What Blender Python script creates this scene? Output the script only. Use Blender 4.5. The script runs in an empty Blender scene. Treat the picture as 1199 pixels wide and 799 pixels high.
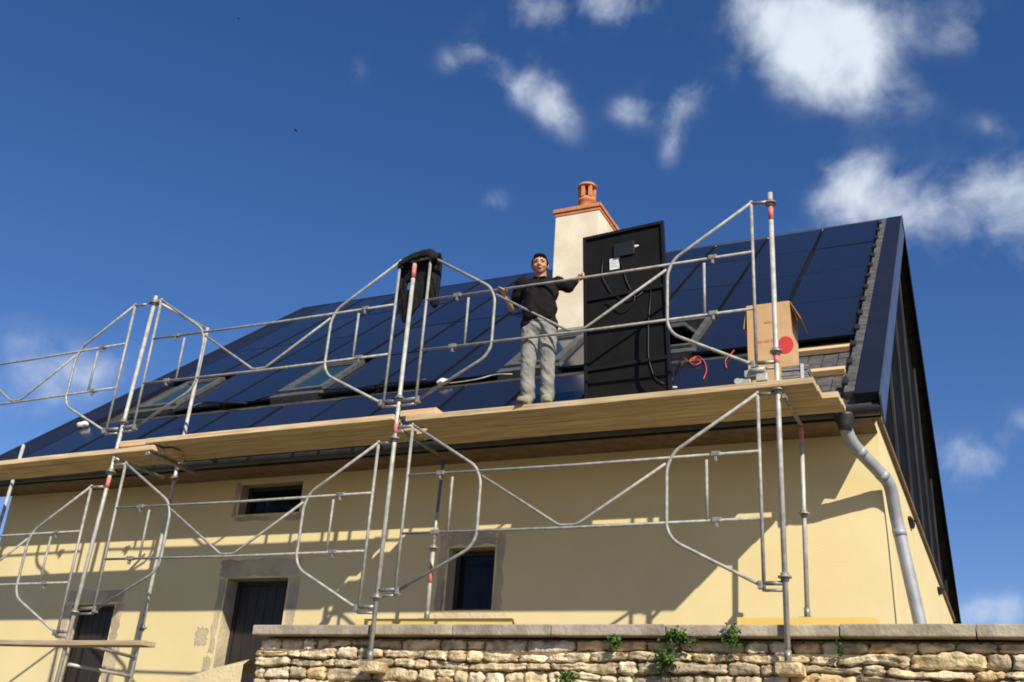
import bpy, bmesh, math, random
from mathutils import Vector, Matrix, noise
R = math.radians
random.seed(7)
C = bpy.context.scene.collection
sc = bpy.context.scene

# ------------------------------------------------------------------ camera model
W_, H_, F_ = 1199.0, 799.0, 1200.0
yaw, pit, rol = R(-26.2), R(23.43), R(3.97)
fwd = Vector((math.sin(yaw)*math.cos(pit), math.cos(yaw)*math.cos(pit), math.sin(pit)))
rt0 = Vector((math.cos(yaw), -math.sin(yaw), 0)); up0 = rt0.cross(fwd)
rt = rt0*math.cos(rol) + up0*math.sin(rol); upv = -rt0*math.sin(rol) + up0*math.cos(rol)
def ray(x, y): return rt*((x-599.5)/F_) - upv*((y-399.5)/F_) + fwd
def at(x, y, Y=9.0):
    d = ray(x, y); return d*(Y/d.y)
TH = R(40); TT = math.tan(TH)
E_Y, E_Z = 9.85, 3.68                     # front eave line of the panel plane
def on_roof(x, y):
    d = ray(x, y); return d*((E_Z-TT*E_Y)/(d.z-TT*d.y))
def rp(X, s, h=0.0):                      # point on the front roof slope: s metres up from the eave, h above
    return Vector((X, E_Y+s*math.cos(TH)-h*math.sin(TH), E_Z+s*math.sin(TH)+h*math.cos(TH)))
cam = bpy.data.cameras.new('camera'); co = bpy.data.objects.new('camera', cam); C.objects.link(co)
m = Matrix((rt, upv, -fwd)).transposed().to_4x4(); co.matrix_world = m
cam.sensor_width = 36; cam.lens = 36*F_/W_; cam.clip_start = .1; cam.clip_end = 3000
sc.camera = co

# ------------------------------------------------------------------ materials
def mat(name, c1, c2=None, scale=6, rough=.6, metal=0, bump=0, bscale=None, detail=6, attr=None, stretch=None, spec=.5, coat=0, ramp=(.35,.65)):
    M = bpy.data.materials.new(name); M.use_nodes = True
    nt = M.node_tree; N = nt.nodes; L = nt.links
    b = N['Principled BSDF']; b.inputs['Roughness'].default_value = rough; b.inputs['Metallic'].default_value = metal
    b.inputs['Specular IOR Level'].default_value = spec
    b.inputs['Coat Weight'].default_value = coat; b.inputs['Coat Roughness'].default_value = .04
    tc = N.new('ShaderNodeTexCoord'); vec = tc.outputs['Object']
    if stretch:
        mp = N.new('ShaderNodeMapping'); mp.inputs['Scale'].default_value = stretch; L.new(vec, mp.inputs['Vector']); vec = mp.outputs['Vector']
    col = None
    if c2:
        n = N.new('ShaderNodeTexNoise'); n.inputs['Scale'].default_value = scale; n.inputs['Detail'].default_value = detail
        L.new(vec, n.inputs['Vector'])
        r = N.new('ShaderNodeValToRGB'); r.color_ramp.elements[0].position = ramp[0]; r.color_ramp.elements[1].position = ramp[1]
        r.color_ramp.elements[0].color = (*c1, 1); r.color_ramp.elements[1].color = (*c2, 1)
        L.new(n.outputs['Fac'], r.inputs['Fac']); col = r.outputs['Color']
    if attr:
        a = N.new('ShaderNodeAttribute'); a.attribute_name = attr
        mx = N.new('ShaderNodeMix'); mx.data_type = 'RGBA'; mx.blend_type = 'MULTIPLY'; mx.inputs[0].default_value = 1
        if col: L.new(col, mx.inputs[6])
        else: mx.inputs[6].default_value = (*c1, 1)
        L.new(a.outputs['Color'], mx.inputs[7]); col = mx.outputs[2]
    if col: L.new(col, b.inputs['Base Color'])
    else: b.inputs['Base Color'].default_value = (*c1, 1)
    if bump:
        n2 = N.new('ShaderNodeTexNoise'); n2.inputs['Scale'].default_value = bscale or scale*4; n2.inputs['Detail'].default_value = 8
        L.new(vec, n2.inputs['Vector'])
        bp = N.new('ShaderNodeBump'); bp.inputs['Strength'].default_value = bump; bp.inputs['Distance'].default_value = .02
        L.new(n2.outputs['Fac'], bp.inputs['Height']); L.new(bp.outputs['Normal'], b.inputs['Normal'])
    return M
M = {}
M['plaster'] = mat('plaster', (.76,.615,.315), (.83,.685,.37), 1.3, .9, bump=.10, bscale=55, spec=.15, detail=12, ramp=(.3,.7))
M['cream'] = mat('cream_render', (.70,.60,.43), (.84,.74,.56), 2.5, .9, bump=.2, bscale=40, spec=.2)
M['surround'] = mat('limestone', (.42,.35,.235), (.64,.52,.34), 3.5, .9, bump=.5, bscale=25, spec=.2)
M['lightstone'] = mat('pale_limestone', (.62,.50,.31), (.80,.64,.36), 4, .9, bump=.5, bscale=25, spec=.2)
M['stone'] = mat('rubble_stone', (.40,.315,.20), (.88,.75,.52), 9, .95, bump=1.0, bscale=34, attr='tint', spec=.12, ramp=(.34,.58))
M['coping'] = mat('coping_stone', (.30,.25,.19), (.52,.44,.33), 5, .9, bump=.5, bscale=30, spec=.2, attr='tint')
M['mortar'] = mat('earth_mortar', (.13,.095,.058), (.26,.20,.125), 9, 1, bump=.6, spec=.1)
M['galv'] = mat('galvanised_steel', (.40,.39,.345), (.58,.56,.49), 14, .55, .25, spec=.4)
M['galvrail'] = mat('dull_galvanised_tube', (.27,.265,.235), (.43,.415,.365), 16, .6, .2, spec=.35)
M['galvdark'] = mat('weathered_coupler', (.20,.19,.17), (.42,.40,.35), 25, .5, .5)
M['red'] = mat('red_paint', (.55,.13,.12), (.66,.24,.21), 20, .5)
M['bluepaint'] = mat('blue_paint', (.05,.11,.22), (.09,.16,.27), 20, .5)
M['wood'] = mat('scaffold_board', (.50,.36,.19), (.80,.62,.385), 3, .85, bump=.35, bscale=6, stretch=(.6,14,14), attr='tint', spec=.2)
M['batten'] = mat('batten_wood', (.62,.40,.20), (.75,.52,.28), 3, .85, stretch=(.6,10,10), spec=.2)
M['oldwood'] = mat('old_board', (.38,.27,.17), (.55,.42,.28), 4, .85, stretch=(.6,10,10), spec=.2)
M['yellow'] = mat('yellow_formwork', (.76,.52,.12), (.82,.60,.20), 3, .6, spec=.3)
M['zinc'] = mat('zinc', (.33,.34,.35), (.43,.44,.45), 6, .6, .3)
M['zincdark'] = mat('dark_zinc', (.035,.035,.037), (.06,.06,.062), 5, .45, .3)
M['black_metal'] = mat('black_sheet_metal', (.022,.026,.036), (.032,.036,.050), 4, .42, .1)
M['matte'] = mat('matte_black_board', (.010,.010,.012), (.016,.016,.018), 3, 1, spec=0)
M['navy'] = mat('navy_sheet_metal', (.010,.012,.020), (.014,.016,.027), 3, .4, spec=.3)
M['fascia'] = mat('grey_fascia_metal', (.16,.18,.21), (.22,.24,.28), 4, .3, .7)
M['tile'] = mat('roof_tile', (.05,.048,.046), (.115,.108,.10), 9, .8, bump=.4)
M['membrane'] = mat('roof_membrane', (.022,.02,.018), (.06,.052,.044), 6, .85, bump=.3)
M['gableglass'] = mat('gable_glass', (.006,.006,.007), (.011,.011,.011), 3, .7, spec=.04)
M['mullion'] = mat('dark_mullion', (.012,.011,.011), (.03,.027,.026), 2, .6, spec=.3)
M['trim'] = mat('brown_trim', (.16,.10,.05), (.24,.16,.09), 8, .8)
M['dark'] = mat('dark_interior', (.012,.011,.011), (.02,.018,.018), 4, .7)
M['doorwood'] = mat('dark_door_wood', (.02,.017,.016), (.032,.027,.025), 3, .55, stretch=(8,8,.7))
M['glass'] = mat('window_glass', (.008,.009,.012), None, rough=.08, spec=.2)
M['skyglass'] = mat('skylight_glass', (.015,.04,.05), None, rough=.1, spec=.5)
M['alu'] = mat('grey_aluminium', (.075,.08,.08), (.13,.13,.125), 10, .55, .2)
M['terracotta'] = mat('terracotta', (.52,.17,.07), (.66,.26,.11), 9, .85, bump=.4, bscale=30)
M['pvframe'] = mat('black_anodised_frame', (.009,.009,.010), None, rough=.5, spec=.25)
M['backsheet'] = mat('black_backsheet', (.0065,.0065,.0065), (.010,.010,.0095), 5, .7, spec=.15)
M['blackplastic'] = mat('black_plastic', (.012,.012,.013), None, rough=.45)
M['label'] = mat('white_label', (.72,.72,.70), None, rough=.6)
M['print'] = mat('grey_print', (.25,.25,.26), None, rough=.6)
M['card'] = mat('cardboard', (.56,.34,.16), (.64,.41,.21), 5, .85, spec=.2)
M['cardin'] = mat('cardboard_inside', (.40,.25,.13), (.47,.30,.16), 5, .9, spec=.2)
M['redprint'] = mat('red_print', (.62,.04,.035), None, rough=.6)
M['redink'] = mat('faded_red_ink', (.60,.20,.10), None, rough=.8)
M['slate'] = mat('grey_slates', (.13,.13,.13), (.25,.25,.24), 12, .8, stretch=(1,1,8))
M['strap'] = mat('strap', (.55,.55,.52), None, rough=.5)
M['cable_o'] = mat('orange_cable', (.62,.10,.05), None, rough=.5)
M['white'] = mat('white_cloth', (.72,.70,.64), (.80,.78,.74), 10, .9)
M['skin'] = mat('skin', (.50,.25,.155), (.58,.31,.20), 9, .5, spec=.35)
M['hair'] = mat('hair', (.010,.007,.005), (.017,.012,.009), 60, .95, spec=.08)
M['shirt'] = mat('black_cotton', (.011,.008,.009), (.019,.013,.014), 12, .9, bump=.4, bscale=30, spec=.15)
M['jeans'] = mat('grey_trousers', (.19,.18,.16), (.32,.305,.27), 7, .9, bump=.5, bscale=26, spec=.15)
M['shoe'] = mat('work_shoe', (.20,.19,.13), (.33,.31,.22), 15, .8)
M['sole'] = mat('shoe_sole', (.42,.40,.32), None, rough=.8)
M['eye'] = mat('eye', (.03,.02,.015), None, rough=.2)
M['lip'] = mat('lip', (.36,.13,.10), None, rough=.5)
M['leaf'] = mat('leaf', (.035,.085,.014), (.085,.17,.03), 18, .6, spec=.3)
M['stem'] = mat('stem', (.06,.09,.03), None, rough=.8)
M['ground'] = mat('gravel_ground', (.085,.08,.055), (.15,.135,.09), 3, .95, bump=.5)
M['jacket'] = mat('black_jacket', (.009,.009,.010), (.015,.015,.016), 20, .85, bump=.3, bscale=30, spec=.2)
M['seal'] = mat('black_rubber', (.012,.012,.012), None, rough=.7)

# PV cell face: dark blue-black cells with thin lines, under glass
def pv_mat():
    X = bpy.data.materials.new('pv_cells'); X.use_nodes = True; nt = X.node_tree; N = nt.nodes; L = nt.links
    b = N['Principled BSDF']
    tc = N.new('ShaderNodeTexCoord'); br = N.new('ShaderNodeTexBrick')
    br.offset = 0; br.inputs['Scale'].default_value = 1; br.inputs['Mortar Size'].default_value = .0025
    br.inputs['Brick Width'].default_value = .158; br.inputs['Row Height'].default_value = .158
    br.inputs['Color1'].default_value = (.010,.0115,.021,1); br.inputs['Color2'].default_value = (.0115,.013,.024,1); br.inputs['Mortar'].default_value = (.015,.017,.026,1)
    L.new(tc.outputs['Object'], br.inputs['Vector']); oi = N.new('ShaderNodeObjectInfo'); rr_ = N.new('ShaderNodeMapRange'); rr_.inputs[3].default_value = .8; rr_.inputs[4].default_value = 1.3; L.new(oi.outputs['Random'], rr_.inputs[0])
    vm = N.new('ShaderNodeVectorMath'); vm.operation = 'SCALE'; L.new(br.outputs['Color'], vm.inputs[0]); L.new(rr_.outputs[0], vm.inputs['Scale']); L.new(vm.outputs['Vector'], b.inputs['Base Color'])
    n = N.new('ShaderNodeTexNoise'); n.inputs['Scale'].default_value = 1.7; L.new(tc.outputs['Object'], n.inputs['Vector'])
    mr = N.new('ShaderNodeMapRange'); mr.inputs[3].default_value = .10; mr.inputs[4].default_value = .2; L.new(n.outputs['Fac'], mr.inputs[0]); L.new(mr.outputs[0], b.inputs['Roughness'])
    b.inputs['Specular IOR Level'].default_value = .5
    return X
M['pv'] = pv_mat()

# ------------------------------------------------------------------ mesh builder
class MB:
    def __init__(s): s.bm = bmesh.new()
    def face(s, pts):
        return s.bm.faces.new([s.bm.verts.new(Vector(p)) for p in pts])
    def box(s, lo, hi, bev=0, mx=None):
        lo = Vector(lo); hi = Vector(hi)
        r = bmesh.ops.create_cube(s.bm, size=1)
        vs = r['verts']
        for v in vs: v.co = Vector([(lo[i]+hi[i])/2 + v.co[i]*(hi[i]-lo[i]) for i in range(3)])
        if bev:
            es = list({e for v in vs for e in v.link_edges})
            q = bmesh.ops.bevel(s.bm, geom=es, offset=bev, segments=2, affect='EDGES', profile=.6)
            vs = list({v for f in q['faces'] for v in f.verts} | {v for v in vs if v.is_valid})
        if mx is not None:
            for v in vs: v.co = mx @ v.co
        return vs
    def obox(s, o, ax, ay, az, bev=0):     # oriented box: corner o, three edge vectors
        L = Vector((Vector(ax).length, Vector(ay).length, Vector(az).length))
        mx = Matrix((Vector(ax).normalized(), Vector(ay).normalized(), Vector(az).normalized())).transposed().to_4x4()
        mx.translation = Vector(o)
        return s.box((0,0,0), L, bev, mx)
    def tube(s, pts, r, n=12, caps=True, round_=0):
        pts = [Vector(p) for p in pts]
        if round_ and len(pts) > 2:
            q = [pts[0]]
            for i in range(1, len(pts)-1):
                a, b, c = pts[i-1], pts[i], pts[i+1]
                d1 = min(round_, (a-b).length*.45); d2 = min(round_, (c-b).length*.45)
                p1 = b+(a-b).normalized()*d1; p2 = b+(c-b).normalized()*d2
                for k in range(7):
                    t = k/6; q.append(p1*(1-t)**2 + b*2*t*(1-t) + p2*t*t)
            q.append(pts[-1]); pts = q
        rs = r if isinstance(r, (list, tuple)) else [r]*len(pts)
        rings = []; ref = None
        for i, p in enumerate(pts):
            t = (pts[min(i+1, len(pts)-1)] - pts[max(i-1, 0)]).normalized()
            if ref is None: ref = t.orthogonal().normalized()
            ref = (ref - t*ref.dot(t)).normalized(); b2 = t.cross(ref)
            rings.append([s.bm.verts.new(p + (ref*math.cos(2*math.pi*k/n) + b2*math.sin(2*math.pi*k/n))*rs[i]) for k in range(n)])
        for a, b in zip(rings, rings[1:]):
            for k in range(n):
                f = s.bm.faces.new((a[k], a[(k+1) % n], b[(k+1) % n], b[k])); f.smooth = True
        if caps:
            s.bm.faces.new(rings[0][::-1]); s.bm.faces.new(rings[-1])
        return rings
    def lathe(s, c, prof, n=20):            # profile (r, z) about vertical axis at c
        c = Vector(c); rings = []
        for r, z in prof:
            rings.append([s.bm.verts.new(c+Vector((r*math.cos(2*math.pi*k/n), r*math.sin(2*math.pi*k/n), z))) for k in range(n)])
        for a, b in zip(rings, rings[1:]):
            for k in range(n):
                f = s.bm.faces.new((a[k], a[(k+1) % n], b[(k+1) % n], b[k])); f.smooth = True
        s.bm.faces.new(rings[0][::-1]); s.bm.faces.new(rings[-1])
    def ball(s, c, rad, sub=2, rot=None):
        r = bmesh.ops.create_icosphere(s.bm, subdivisions=sub, radius=1)
        rad = Vector(rad) if not isinstance(rad, (int, float)) else Vector((rad,)*3)
        for v in r['verts']:
            p = Vector((v.co.x*rad.x, v.co.y*rad.y, v.co.z*rad.z))
            if rot is not None: p = rot @ p
            v.co = p + Vector(c)
        for v in r['verts']:
            for f in v.link_faces: f.smooth = True
    def cap(s, p0, r0, p1, r1, n=14):       # capsule with round ends
        p0 = Vector(p0); p1 = Vector(p1); d = (p1-p0); L = d.length or 1e-4; t = d/L
        P = [p0 - t*r0*x for x in (.98,.85,.5)] + [p0] + [p0.lerp(p1, .5)] + [p1] + [p1 + t*r1*x for x in (.5,.85,.98)]
        RR = [r0*math.sqrt(1-x*x) for x in (.98,.85,.5)] + [r0, (r0+r1)/2, r1] + [r1*math.sqrt(1-x*x) for x in (.5,.85,.98)]
        s.tube(P, RR, n)
    def build(s, name, material, parent=None, smooth=False):
        bmesh.ops.recalc_face_normals(s.bm, faces=s.bm.faces[:])
        me = bpy.data.meshes.new(name)
        if parent is not None:
            off = parent_origin(parent)
            for v in s.bm.verts: v.co -= off
        s.bm.to_mesh(me); s.bm.free()
        if smooth:
            for p in me.polygons: p.use_smooth = True
        me.materials.append(material)
        o = bpy.data.objects.new(name, me); C.objects.link(o)
        if parent is not None: o.parent = parent
        return o
def parent_origin(o):
    p = Vector(o.location)
    while o.parent: o = o.parent; p += o.location
    return p
def tag(o, label=None, cat=None, group=None, kind=None):
    if label: o['label'] = label
    if cat: o['category'] = cat
    if group: o['group'] = group
    if kind: o['kind'] = kind
    return o
def empty(name, loc, label, cat, group=None):
    o = bpy.data.objects.new(name, None); C.objects.link(o); o.location = loc; o.empty_display_size = .1
    return tag(o, label, cat, group)
def origin_to(o, loc):                       # put a top-level mesh's origin at loc
    loc = Vector(loc); o.data.transform(Matrix.Translation(-loc)); o.location = loc; return o
def copy_tree(o, parent=None, dl=None):
    c = o.copy(); C.objects.link(c)
    if parent is not None: c.parent = parent
    for ch in list(o.children): copy_tree(ch, c)
    return c
def remesh(o, vox, smooth=6):
    m1 = o.modifiers.new('r', 'REMESH'); m1.mode = 'VOXEL'; m1.voxel_size = vox; m1.use_smooth_shade = True
    m2 = o.modifiers.new('s', 'SMOOTH'); m2.factor = .5; m2.iterations = smooth
    dg = bpy.context.evaluated_depsgraph_get(); me = bpy.data.meshes.new_from_object(o.evaluated_get(dg))
    mt = o.data.materials[0]; o.modifiers.clear(); o.data = me
    if not me.materials: me.materials.append(mt)
    for p in me.polygons: p.use_smooth = True
    return o
def tint_attr(o, fn):
    me = o.data; a = me.color_attributes.new('tint', 'FLOAT_COLOR', 'POINT')
    for i, v in enumerate(me.vertices): a.data[i].color = (*fn(i, v.co), 1)
    return o

# ------------------------------------------------------------------ setting
YF = 10.6; XR = -.965; XL = -13.5        # facade plane, gable wall, left end of facade
G = -1.6; TER = 1.34
b = MB(); b.face([(-600,-600,G),(600,-600,G),(600,600,G),(-600,600,G)]); tag(b.build('ground', M['ground']), kind='structure')
b = MB(); b.box((-7.2,9.3,G-.2),(60,70,TER)); tag(b.build('terrace', M['ground']), kind='structure')
b = MB(); b.box((-40,7.6,G-.2),(-7.21,70,-.35)); tag(b.build('forecourt', M['ground']), kind='structure')

# ------------------------------------------------------------------ retaining wall of rubble stone
wall = empty('stone_wall', (-3,9.1,G), 'low dry-stone retaining wall of golden rubble below the yellow house', 'stone wall')
WX0, WX1 = -7.27, 4.6
b = MB(); b.box((WX0+.06,9.165,G-.1),(WX1,9.42,1.175)); b.box((WX0+.06,9.21,1.1755),(WX1,9.42,1.29)); b.build('wall_core', M['mortar'], wall)
b = MB(); tints = []
def nz(x, y, z=0): return noise.noise((x, y, z))
def stone(x0, x1, zb, zt, yf, rnd):
    nx = max(7, int((x1-x0)/.026)); nzv = 7
    tb = random.choice([(1,.98,.93),(.92,.86,.76),(1,.92,.76),(.78,.74,.68),(.97,.88,.74),(.98,.80,.60),(1,1,.97),(.66,.63,.58),(.9,.86,.78),(1,.97,.9),(1,.95,.85)])
    k = random.uniform(.8,1.08); tb = tuple(min(1.1, c*k) for c in tb)
    n0 = len(b.bm.verts); g = []; sd = random.uniform(0,99); bul = random.uniform(.012,.030)
    tilt = random.uniform(-.02,.02); tx = random.uniform(-.02,.02)
    def pos(i, j):
        u = i/nx; v = j/nzv
        x = x0+(x1-x0)*u
        z = zb(x)+(zt(x)-zb(x))*v
        eu = min(u,1-u)*(x1-x0); ev = min(v,1-v)*(zt(x)-zb(x)); rr = .010
        d = min(eu, ev*1.3)
        round_ = math.sqrt(max(0, 1-(1-min(1, d/rr))**2))
        cx = .030*nz(sd+u*3, v*3.5); cz = .022*nz(sd+u*7+40, v*2)+.008*nz(sd+u*19, v*2)
        if i in (0, nx): x += cx + (.010 if i == 0 else -.010)*(abs(v-.5)*2)**3
        if j in (0, nzv): z += cz + (.010 if j == 0 else -.010)*(abs(u-.5)*2)**4
        y = yf - bul*round_ + tilt*(v-.5) + tx*(u-.5) + .030*abs(nz(x*6+sd, z*13)) + .013*nz(x*21, z*40+sd) + .012*abs(nz(x*40, z*60+sd))
        return Vector((x, y, z))
    for j in range(nzv+1): g.append([b.bm.verts.new(pos(i, j)) for i in range(nx+1)])
    for j in range(nzv):
        for i in range(nx):
            f = b.bm.faces.new((g[j][i], g[j][i+1], g[j+1][i+1], g[j+1][i])); f.smooth = True
    rim = [g[0][i] for i in range(nx+1)] + [g[j][nx] for j in range(1, nzv+1)] + [g[nzv][i] for i in range(nx-1, -1, -1)] + [g[j][0] for j in range(nzv-1, 0, -1)]
    bk = [b.bm.verts.new((v.co.x, 9.23, v.co.z)) for v in rim]
    for i in range(len(rim)):
        k2 = (i+1) % len(rim); b.bm.faces.new((rim[k2], rim[i], bk[i], bk[k2]))
    tints.extend([tb]*(len(b.bm.verts)-n0))
zs = [1.285]; 
while zs[-1] > G: zs.append(zs[-1] - (.105 if len(zs) == 1 else random.uniform(.07,.165)))
def bound(k):
    if k == 0: return lambda x: zs[0]
    return lambda x: zs[k] + .05*nz(x*1.1, k*7.3) + .022*nz(x*3.6, k*3.1)
for k in range(len(zs)-1):
    x = WX0; hi = bound(k); lo = bound(k+1); h = zs[k]-zs[k+1]
    while x < WX1:
        w = random.choice([random.uniform(.12,.26),random.uniform(.25,.6)])*(1.15 if h < .11 else 1)
        if zs[k] < .3: w *= 1.3
        x2 = min(x+w, WX1); g = random.uniform(.004,.011)
        yf = random.uniform(9.175,9.215) if k == 0 else 9.125+random.uniform(-.008,.02)
        if k and h > .13 and random.random() < .28:
            mid = random.uniform(.4,.6); f = (lambda m, hi, lo: (lambda q: lo(q)+(hi(q)-lo(q))*m))(mid, hi, lo)
            stone(x+g, x2-g, lambda q: lo(q)+g, lambda q: f(q)-g*.6, yf, 0)
            stone(x+g, x2-g, lambda q: f(q)+g*.6, lambda q: hi(q)-g, yf+random.uniform(-.01,.01), 0)
        else:
            stone(x+g, x2-g, lambda q: lo(q)+g, lambda q: hi(q)-g, yf+random.uniform(-.012,.012), 0)
        x = x2
o = b.build('stonework', M['stone'], wall); tint_attr(o, lambda i, c: tints[i])
# coping slabs
b = MB(); x = WX0-.03; cnt = []
while x < WX1:
    w = random.uniform(.9,1.5); n0 = len(b.bm.verts)
    dz = random.uniform(-.006,.006)
    b.box((x+.004, 9.045+random.uniform(0,.008), 1.306+dz*.3), (min(x+w, WX1)-.004, 9.47, 1.405+dz), .012)
    t = random.uniform(.85,1.08); cnt += [(t, t*random.uniform(.96,1.02), t*random.uniform(.93,1.02))]*(len(b.bm.verts)-n0); x += w
o = b.build('coping', M['coping'], wall); tint_attr(o, lambda i, c: cnt[i] if i < len(cnt) else (1,1,1))
# protruding ledge stones that carry the scaffold feet
for X, zt in ((at(923,772).x, at(923,772).z-.03), (at(435,771).x, at(435,771).z-.03)):
    b = MB(); b.box((X-.10,8.93,zt-.10),(X+.12,9.2,zt-.001), .02)
    for v in b.bm.verts: v.co += Vector((nz(v.co.x*9,v.co.z*9), nz(v.co.z*9,v.co.y*9), 0))*.02
    o = b.build('ledge_stone', M['stone'], wall); tint_attr(o, lambda i, c: (.9,.82,.7))
# sloping mortared end of the wall at the steps
b = MB()
pr = [at(290,773,9.08), at(255,779,9.08), at(222,790,9.08), at(190,806,9.08), at(150,850,9.08)]
top = []; 
for d in range(5):
    yy = 9.02 + d*.11
    top.append([b.bm.verts.new((p.x+.03*nz(d*1.3,i), yy, p.z + .03*nz(i*2.1,d*1.7) - (.05 if d in (0,4) else 0))) for i, p in enumerate(pr)])
for d in range(4):
    for i in range(4): b.bm.faces.new((top[d][i], top[d][i+1], top[d+1][i+1], top[d+1][i])).smooth = True
bot = [b.bm.verts.new((v.co.x, 9.02, -.4)) for v in top[0]]
for i in range(4): b.bm.faces.new((bot[i], bot[i+1], top[0][i+1], top[0][i]))
o = b.build('sloping_end', M['lightstone'], wall)

# ------------------------------------------------------------------ house
house = empty('house', (-7,13,TER), 'long yellow plastered house under a steep roof of black solar panels', 'house')
# openings: (x0, x1, z0, z1) on the facade
P = lambda x, y: at(x, y, YF)
OP = {
 'window':     (P(523,680).x, P(577.5,680).x, P(555,714.5).z, P(560,641).z),
 'small':      (P(281,585).x, P(353,580).x, P(320,601).z, P(320,566).z),
 'door':       (P(263,700).x, P(336,690).x, -.1, P(305,677).z),
 'far_door':   (P(80,730).x, P(130,730).x, -.35, P(110,708).z),
}
DEP = {'window':.24,'small':.2,'door':.26,'far_door':.2}
xs = sorted({XL, XR} | {v for o_ in OP.values() for v in o_[:2]})
zz = sorted({-.6, 4.25} | {v for o_ in OP.values() for v in o_[2:]})
b = MB()
def inside(x, z): return any(o_[0] < x < o_[1] and o_[2] < z < o_[3] for o_ in OP.values())
for i in range(len(xs)-1):
    for j in range(len(zz)-1):
        if not inside((xs[i]+xs[i+1])/2, (zz[j]+zz[j+1])/2):
            b.face([(xs[i],YF,zz[j]),(xs[i+1],YF,zz[j]),(xs[i+1],YF,zz[j+1]),(xs[i],YF,zz[j+1])])
RV = []
for k, (x0,x1,z0,z1) in OP.items():
    d = YF+DEP[k]+.03; rv = MB(); RV.append(rv)
    rv.face([(x0,YF,z0),(x0,d,z0),(x0,d,z1),(x0,YF,z1)]); rv.face([(x1,YF,z0),(x1,YF,z1),(x1,d,z1),(x1,d,z0)])
    rv.face([(x0,YF,z1),(x0,d,z1),(x1,d,z1),(x1,YF,z1)]); rv.face([(x0,YF,z0),(x1,YF,z0),(x1,d,z0),(x0,d,z0)])
YB = 23.6; GZ = 3.74
b.face([(XR,YF,-.6),(XR,YB,-.6),(XR,YB,GZ),(XR,YF,GZ)])          # gable wall (lower, yellow)
b.face([(XL,YF,-.6),(XL,YF,4.25),(XL,17.1,9.5),(XL,YB,GZ),(XL,YB,-.6)])
b.face([(XL,YB,-.6),(XL,YB,GZ),(XR,YB,GZ),(XR,YB,-.6)])
bmesh.ops.remove_doubles(b.bm, verts=b.bm.verts[:], dist=.0005)
b.build('wall', M['plaster'], house)
for rv in RV: rv.build('stone_reveal', M['surround'], house)
# worn limestone surrounds, 4 mm proud, with ragged quoin edges
def surround(pieces, seed, m):
    b = MB(); rr = random.Random(seed)
    for (x0,x1,z0,z1) in pieces:
        n = 5; pts = []
        def rag(p, q, nx_, nz_):
            o_ = []
            for t in range(9):
                u = t/9; x = p[0]+(q[0]-p[0])*u; z = p[1]+(q[1]-p[1])*u
                w = rr.uniform(-.022,.022); o_.append((x+nx_*w, z+nz_*w))
            return o_
        pts = rag((x0,z0),(x1,z0),0,1)+rag((x1,z0),(x1,z1),1,0)+rag((x1,z1),(x0,z1),0,1)+rag((x0,z1),(x0,z0),1,0)
        f = b.bm.faces.new([b.bm.verts.new((x,YF-.005,z)) for x,z in pts])
        r = bmesh.ops.extrude_face_region(b.bm, geom=[f])
        for v in r['geom']:
            if isinstance(v, bmesh.types.BMVert): v.co.y = YF+.02
    return b.build('stone_surround', m, house)
x0,x1,z0,z1 = OP['window']; e = .024
surround([(x0-.12,x0-e,z0,z1+.16),(x1+e,x1+.11,z0-.01,z1+.16),(x0,x1,z1+e,z1+.17)], 1, M['surround'])
surround([(x0-.1,x1+.18,z0-.15,z0-e)], 2, M['lightstone'])
x0,x1,z0,z1 = OP['door']
surround([(x1+e,x1+.17,-.05,z1+.01),(x0-.14,x1+.14,z1+e,z1+.24),(x0-.17,x0-e,.85,1.25),(x0-.12,x0-e,1.31,z1),(x0-.36,x0-.17,1.4,1.62),(x0-.12,x0-e,-.05,.83)], 3, M['surround'])
x0,x1,z0,z1 = OP['small']
surround([(x0-.09,x0-e,z0-.02,z1+.02),(x0-.03,x1+.05,z0-.1,z0-e)], 4, M['surround'])
x0,x1,z0,z1 = OP['far_door']
surround([(x1+e,x1+.26,.1,1.35),(x1+e,x1+.16,1.4,z1),(x0-.1,x1+.12,z1+e,z1+.2),(x0-.14,x0-e,-.1,z1)], 5, M['surround'])
# joinery in the openings
def joinery(name, key, material, parts):
    x0,x1,z0,z1 = OP[key]; y = YF+DEP[key]
    b = MB(); w = .055
    b.box((x0,y-.05,z0),(x0+w,y,z1),.005); b.box((x1-w,y-.05,z0),(x1,y,z1),.005); b.box((x0+w+.001,y-.05,z1-w),(x1-w-.001,y,z1),.005)
    b.box((x0+w+.001,y-.05,z0),(x1-w-.001,y,z0+w),.005)
    return b.build(name, material, house), (x0+w,x1-w,z0+w,z1-w,y)
for key in ('window','small'):
    f, (a0,a1,c0,c1,y) = joinery('window', key, M['doorwood'], None)
    b = MB(); b.box((a0,y-.02,c0),(a1,y-.012,c1)); b.build('pane', M['glass'], f)
for key in ('door','far_door'):
    f, (a0,a1,c0,c1,y) = joinery('door', key, M['doorwood'], None)
    b = MB(); n = 6
    for i in range(n):
        u0 = a0+(a1-a0)*i/n; u1 = a0+(a1-a0)*(i+1)/n; b.box((u0+.003,y-.03,c0),(u1-.003,y-.008,c1),.003)
    b.build('door_leaf', M['doorwood'], f)
    b = MB(); b.tube([(a1-.08,y-.08,c0+1.0),(a1-.08,y-.03,c0+1.0)],.012); b.tube([(a1-.17,y-.08,c0+1.0),(a1-.07,y-.08,c0+1.0)],.01); b.build('handle', M['galvdark'], f)
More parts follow.
